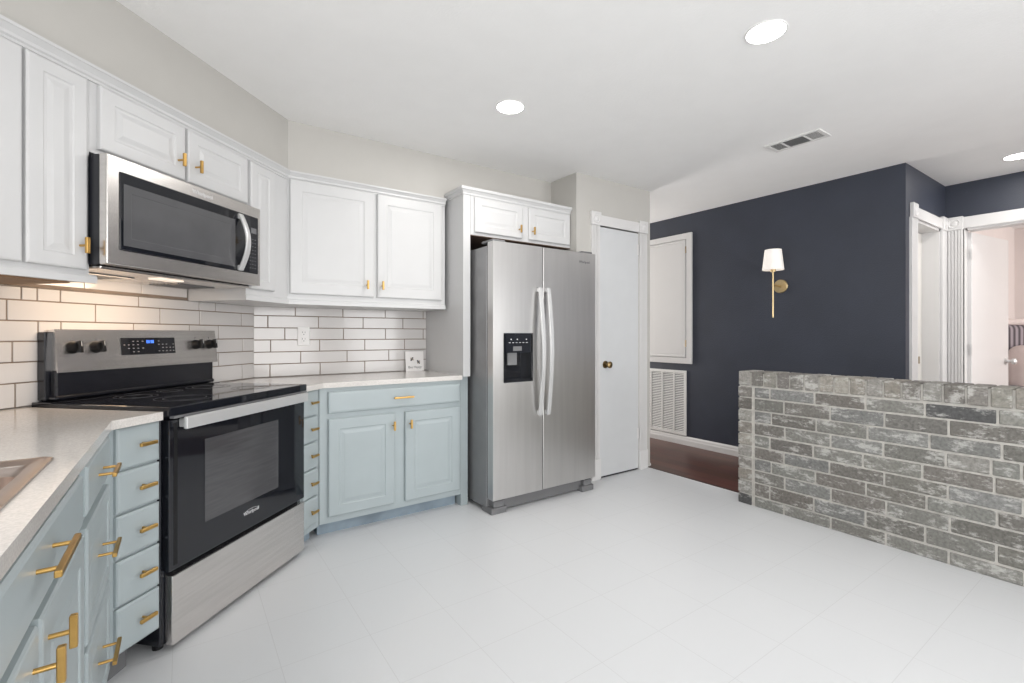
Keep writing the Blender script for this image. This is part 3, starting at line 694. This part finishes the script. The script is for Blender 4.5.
# ------------------------------------------------------------------ brick half wall
def brickwall():
    mb = MB(); lay = mb.bm.loops.layers.color.new('Col'); rnd = random.Random(11)
    pal = [(0.49, 0.485, 0.465), (0.53, 0.525, 0.505), (0.46, 0.45, 0.43), (0.51, 0.51, 0.49), (0.47, 0.455, 0.435), (0.50, 0.50, 0.49)]
    def brick(x0, x1, y0, y1, z0, z1, warm=0, dark=None):
        n0 = len(mb.bm.faces); mb.mi = 0
        j = lambda s: rnd.uniform(-s, s)
        mb.box(x0+j(.0015), x1, y0, y1, z0+j(.001), z1+j(.001), 0.0035)
        col = rnd.choice(pal); f = rnd.uniform(0.93, 1.07)
        if warm: col = rnd.choice([(0.56, 0.54, 0.51), (0.60, 0.585, 0.555), (0.44, 0.425, 0.405), (0.56, 0.55, 0.53), (0.50, 0.485, 0.465)])
        if rnd.random() < (0.10 if warm else 0.02): col = (0.34, 0.34, 0.34)
        if dark: col = dark
        col = tuple(c_*f for c_ in col)
        mb.bm.faces.ensure_lookup_table()
        for fc in mb.bm.faces[n0:]:
            for lp in fc.loops: lp[lay] = (*col, 1)
    # mortar core
    mb.mi = 1; mb.box(3.205, 3.375, -0.6, 1.808, 0.0, 0.905); 
    xf, g = 3.200, 0.0105
    ZB = [.814, .737, .652, .570, .487, .405, .327, .247, .163, .071, -0.005]
    # end pilaster of headers
    for k in range(10):
        z0 = ZB[k+1]+g/2; z1 = ZB[k]-g/2
        if z1 < 0.01: break
        brick(xf-0.002, 3.38, 1.722, 1.815, max(z0, 0.0), z1, 1)
    # stretcher courses
    L_ = 0.268; 
    for k in range(10):
        z0 = ZB[k+1]+g/2; z1 = ZB[k]-g/2
        if z1 < 0.008: break
        y = 1.705; y -= (0.0, 0.0)[0]
        first = (0.105, 0.195, 0.115, 0.20)[k % 4]
        ln = first
        while y > -0.6:
            y0 = max(y-ln, -0.6)
            # now and then two half bricks instead of a stretcher
            if ln > 0.2 and rnd.random() < 0.05:
                mid = y-ln*rnd.choice((0.34, 0.5, 0.62)); brick(xf, 3.38, mid+g/2, y-g/2, max(z0, 0), z1); brick(xf, 3.38, y0+g/2, mid-g/2, max(z0, 0), z1)
            else: brick(xf, 3.38, y0+g/2, y-g/2, max(z0, 0), z1)
            y -= ln; ln = L_*rnd.uniform(0.975, 1.02)
    # rowlock cap
    y = 1.815; 
    while y > -0.6:
        w = rnd.uniform(0.080, 0.090); brick(xf-0.006, 3.392, y-w+0.0055, y-0.0055, 0.822, 0.915+rnd.uniform(-.002, .002), 1); y -= w
    mb.mi = 1; mb.box(3.204, 3.384, -0.6, 1.806, 0.80, 0.906)
    for fc in mb.bm.faces:
        if fc.material_index == 1:
            for lp in fc.loops: lp[lay] = (0.5, 0.48, 0.45, 1)
    return mb.build('wall_brick', [M['brick'], M['mortar']])


struct(brickwall())

# ------------------------------------------------------------------ far doors on the right
tr = MB()      # casing on the return wall, local x along the wall
fluted(tr, 4.455, 4.59, 0.16, 2.05, 1.203, 0.018); fluted(tr, 5.215, 5.335, 0.16, 2.05, 1.203, 0.018)
rosette(tr, 4.522, 2.103, 0.112, 1.203, 1.177); rosette(tr, 5.275, 2.103, 0.112, 1.203, 1.177); tr.box(4.58, 5.217, 1.185, 1.203, 2.055, 2.138, 0.002)
tr.box(4.60, 4.62, 1.203, 1.36, 0, 2.055); tr.box(5.19, 5.21, 1.203, 1.36, 0, 2.055); tr.box(4.60, 5.21, 1.203, 1.36, 2.035, 2.055)
struct(tr.build('trim_return', M['trim']))
d = MB().panel(0, 0.565, 0.012, 2.03, 0.035, 0, [(0, 0.002), (0.002, 0), (0.09, 0), (0.095, 0.008), (0.11, 0.008), (0.13, 0.002)]).build('door_2', M['creamdoor']); d.location = (4.6225, 1.315, 0); struct(d)
MB().box(0.44, 0.50, -0.004, 0.001, 0.925, 0.985, 0.001).build('latch_plate', M['oldbrass'], d)
tr = MB()      # casing on the doorway wall (rot -90: local x = -y, y = x)
fluted(tr, -1.199, -1.088, 0.0, 2.05, 0, 0.02); fluted(tr, -0.245, -0.135, 0.0, 2.05, 0, 0.02)
rosette(tr, -1.141, 2.103, 0.112, 0, -0.026); rosette(tr, -0.19, 2.103, 0.112, 0, -0.026); tr.box(-1.088, -0.245, -0.018, 0, 2.055, 2.15, 0.002)
tr.box(-1.088, -1.078, 0, 0.12, 0, 2.06); tr.box(-0.27, -0.25, 0, 0.12, 0, 2.06); tr.box(-1.063, -0.27, 0, 0.12, 2.04, 2.06)
o = tr.build('trim_doorway', M['trim']); o.location = (5.36, 0, 0); o.rotation_euler = (0, 0, RN); struct(o)
ang = math.atan2(0.9457-1.045, 6.163-5.41)
d = MB().box(0, 0.762, 0, 0.035, 0.012, 2.03, 0.002).build('door_3', M['trim']); d.location = (5.436, 1.052, 0); d.rotation_euler = (0, 0, ang); struct(d)
k_ = MB(); k_.lathe([(0.031, 0), (0.031, 0.005), (0.013, 0.010), (0.012, 0.035), (0.022, 0.042), (0.028, 0.052), (0.027, 0.062), (0.012, 0.072)], (0.70, 0, 0.93), (0, -1, 0), 24)
k_.build('door_knob', M['handle'], d, smooth=True, label='satin nickel knob')
for z in (0.25, 1.0, 1.80): MB().box(-0.012, 0.001, -0.004, 0.006, z, z+0.09).build('hinge', M['handle'], d)

# armchair in the far room
c = thing('armchair', 'high-backed striped grey armchair with a pale cushion past the open door', 'armchair', (7.15, 0.80, 0), math.radians(-35))
def soft(x0, x1, y0, y1, z0, z1, r): return MB().box(x0, x1, y0, y1, z0, z1, r, 4)
soft(-0.34, 0.34, 0.20, 0.36, 0.30, 1.28, 0.06).build('backrest', M['stripe'], c, smooth=True)
soft(-0.34, 0.34, 0.19, 0.37, 1.27, 1.335, 0.03).build('top_rail', M['cushion'], c, smooth=True)
soft(-0.32, 0.32, -0.35, 0.22, 0.28, 0.48, 0.06).build('seat', M['stripe'], c, smooth=True)
for s in (-1, 1): soft(s*0.36-0.07, s*0.36+0.07, -0.34, 0.25, 0.28, 0.66, 0.06).build('armrest', M['stripe'], c, smooth=True)
soft(-0.28, 0.28, -0.02, 0.20, 0.485, 1.06, 0.09).build('back_cushion', M['cushion'], c, smooth=True, label='pale pink cushion')
for x in (-0.3, 0.3):
    for y in (-0.28, 0.28): MB().cyl((x, y, 0), (0, 0, 1), 0.02, 0.285, 12, 0.03).build('leg', M['darkwood'], c, smooth=True)

# ------------------------------------------------------------------ small things
# outlet
c = thing('power_outlet', 'white duplex power outlet on the tiled backsplash above the counter', 'outlet', (0.668, 3.408, 1.098), 0)
op = MB().box(-0.037, 0.037, -0.006, 0, 0, 0.122, 0.002).build('cover_plate', M['plate'], c)
for z in (0.022, 0.066):
    MB().box(-0.018, 0.018, -0.0085, -0.006, z, z+0.034, 0.002).build('socket', M['plate'], c)
    s_ = MB(); s_.box(-0.009, -0.0065, -0.009, -0.0083, z+0.016, z+0.027); s_.box(0.0065, 0.009, -0.009, -0.0083, z+0.016, z+0.027); s_.cyl((0, -0.0084, z+0.008), (0, -1, 0), 0.003, 0.0006, 10)
    s_.build('socket_slots', M['darkmark'], c)
# small bee sign
c = thing('bee_sign', 'small square white sign with two bees leaning at the right end of the counter', 'sign', (1.452, 3.372, ZT), 0)
sg_ = MB().box(-0.073, 0.073, 0, 0.008, 0, 0.150, 0.0015).build('plaque', M['ceramic'], c)
sg_.rotation_euler = (math.radians(-5), 0, 0)
sgl = sg_
for (x, z, a) in ((-0.022, 0.092, 0.9), (0.030, 0.068, -0.9)):
    bb2 = MB(); dx, dz = math.cos(a), math.sin(a)
    for t_, r in ((-0.010, 0.0075), (0.0, 0.006), (0.010, 0.0065)): bb2.lathe([(r*0.5, 0), (r, 0.0006), (r*0.8, 0.0015)], (x+dx*t_, 0.0005, z+dz*t_), (0, -1, 0), 12)
    bb2.build('painted_bee', M['darkmark'], sgl)
    wg = MB()
    for s in (-1, 1): wg.lathe([(0.005, 0), (0.005, 0.0008)], (x-dz*0.010*s, 0.0003, z+dx*0.010*s), (0, -1, 0), 12)
    wg.build('bee_wing', M['oldbrass'], sgl)
text(sgl, 'lettering', 'Bee Happy', 0.026, (0, -0.0004, 0.022), M['grey'], xscale=0.95)
# ceiling vent
c = thing('ceiling_vent', 'white rectangular ceiling register between the recessed lights', 'ceiling vent', (3.30, 1.475, H), 0)
vb = MB()
for a in ((-0.085, 0.085, -0.170, -0.145), (-0.085, 0.085, 0.145, 0.170), (-0.085, -0.062, -0.145, 0.145), (0.062, 0.085, -0.145, 0.145), (-0.062, 0.062, 0.066, 0.078), (-0.062, 0.062, -0.072, -0.060)):
    vb.box(a[0], a[1], a[2], a[3], -0.008, 0, 0.0015)
vb.build('frame', M['vent'], c)
MB().box(-0.062, 0.062, -0.145, 0.145, -0.0015, -0.0002).build('vent_back', M['louver'], c)
lv = MB()
for k in range(9): lv.strip([(-0.06+k*0.015, -0.060, -0.005), (-0.06+k*0.015, 0.066, -0.005)], 0.008, 0.0012, (0.8, 0, 0.6))
lv.build('louvers', M['louver'], c)
lv = MB()
for k in range(7): lv.strip([(-0.06+k*0.02, -0.145, -0.005), (-0.06+k*0.02, -0.072, -0.005)], 0.019, 0.0012, (0.97, 0, 0.2))
lv.build('louvers', M['vent'], c)
lv = MB()
for k in range(7): lv.strip([(-0.06+k*0.02, 0.078, -0.005), (-0.06+k*0.02, 0.145, -0.005)], 0.016, 0.0012, (0.9, 0, 0.3))
lv.build('louvers', M['vent'], c)
# recessed lights
def can(x, y, label, power):
    c = thing('recessed_light', label, 'ceiling light', (x, y, H), 0, 'round recessed ceiling lights')
    rg_ = MB(); lo = []; sg = 40
    for (r, z) in ((0.082, -0.0003), (0.081, -0.004), (0.076, -0.005), (0.073, -0.003), (0.073, -0.0003)):
        lo.append([rg_.bm.verts.new((r*math.cos(2*PI*k/sg), r*math.sin(2*PI*k/sg), z)) for k in range(sg)])
    for i in range(5):
        for k in range(sg): rg_.bm.faces.new((lo[i][k], lo[i][(k+1) % sg], lo[(i+1) % 5][(k+1) % sg], lo[(i+1) % 5][k]))
    rg_.build('trim_ring', M['plate'], c, smooth=True)
    MB().cyl((0, 0, -0.0035), (0, 0, 1), 0.073, 0.003, 40).build('diffuser', M['lamp'], c)
    d = bpy.data.lights.new('recessed_lamp', 'AREA'); d.shape = 'DISK'; d.size = 0.14; d.energy = power; d.color = (1.0, 0.97, 0.93)
    o = bpy.data.objects.new('recessed_lamp', d); o.location = (x, y, H-0.01); COL.objects.link(o)


can(2.01, 1.02, 'round recessed ceiling light nearest the camera, upper right of the middle', 9)
can(1.50, 2.17, 'round recessed ceiling light nearest the wall cabinets and refrigerator', 9)
can(4.875, 0.70, 'round recessed ceiling light at the right edge before the navy walls', 5)
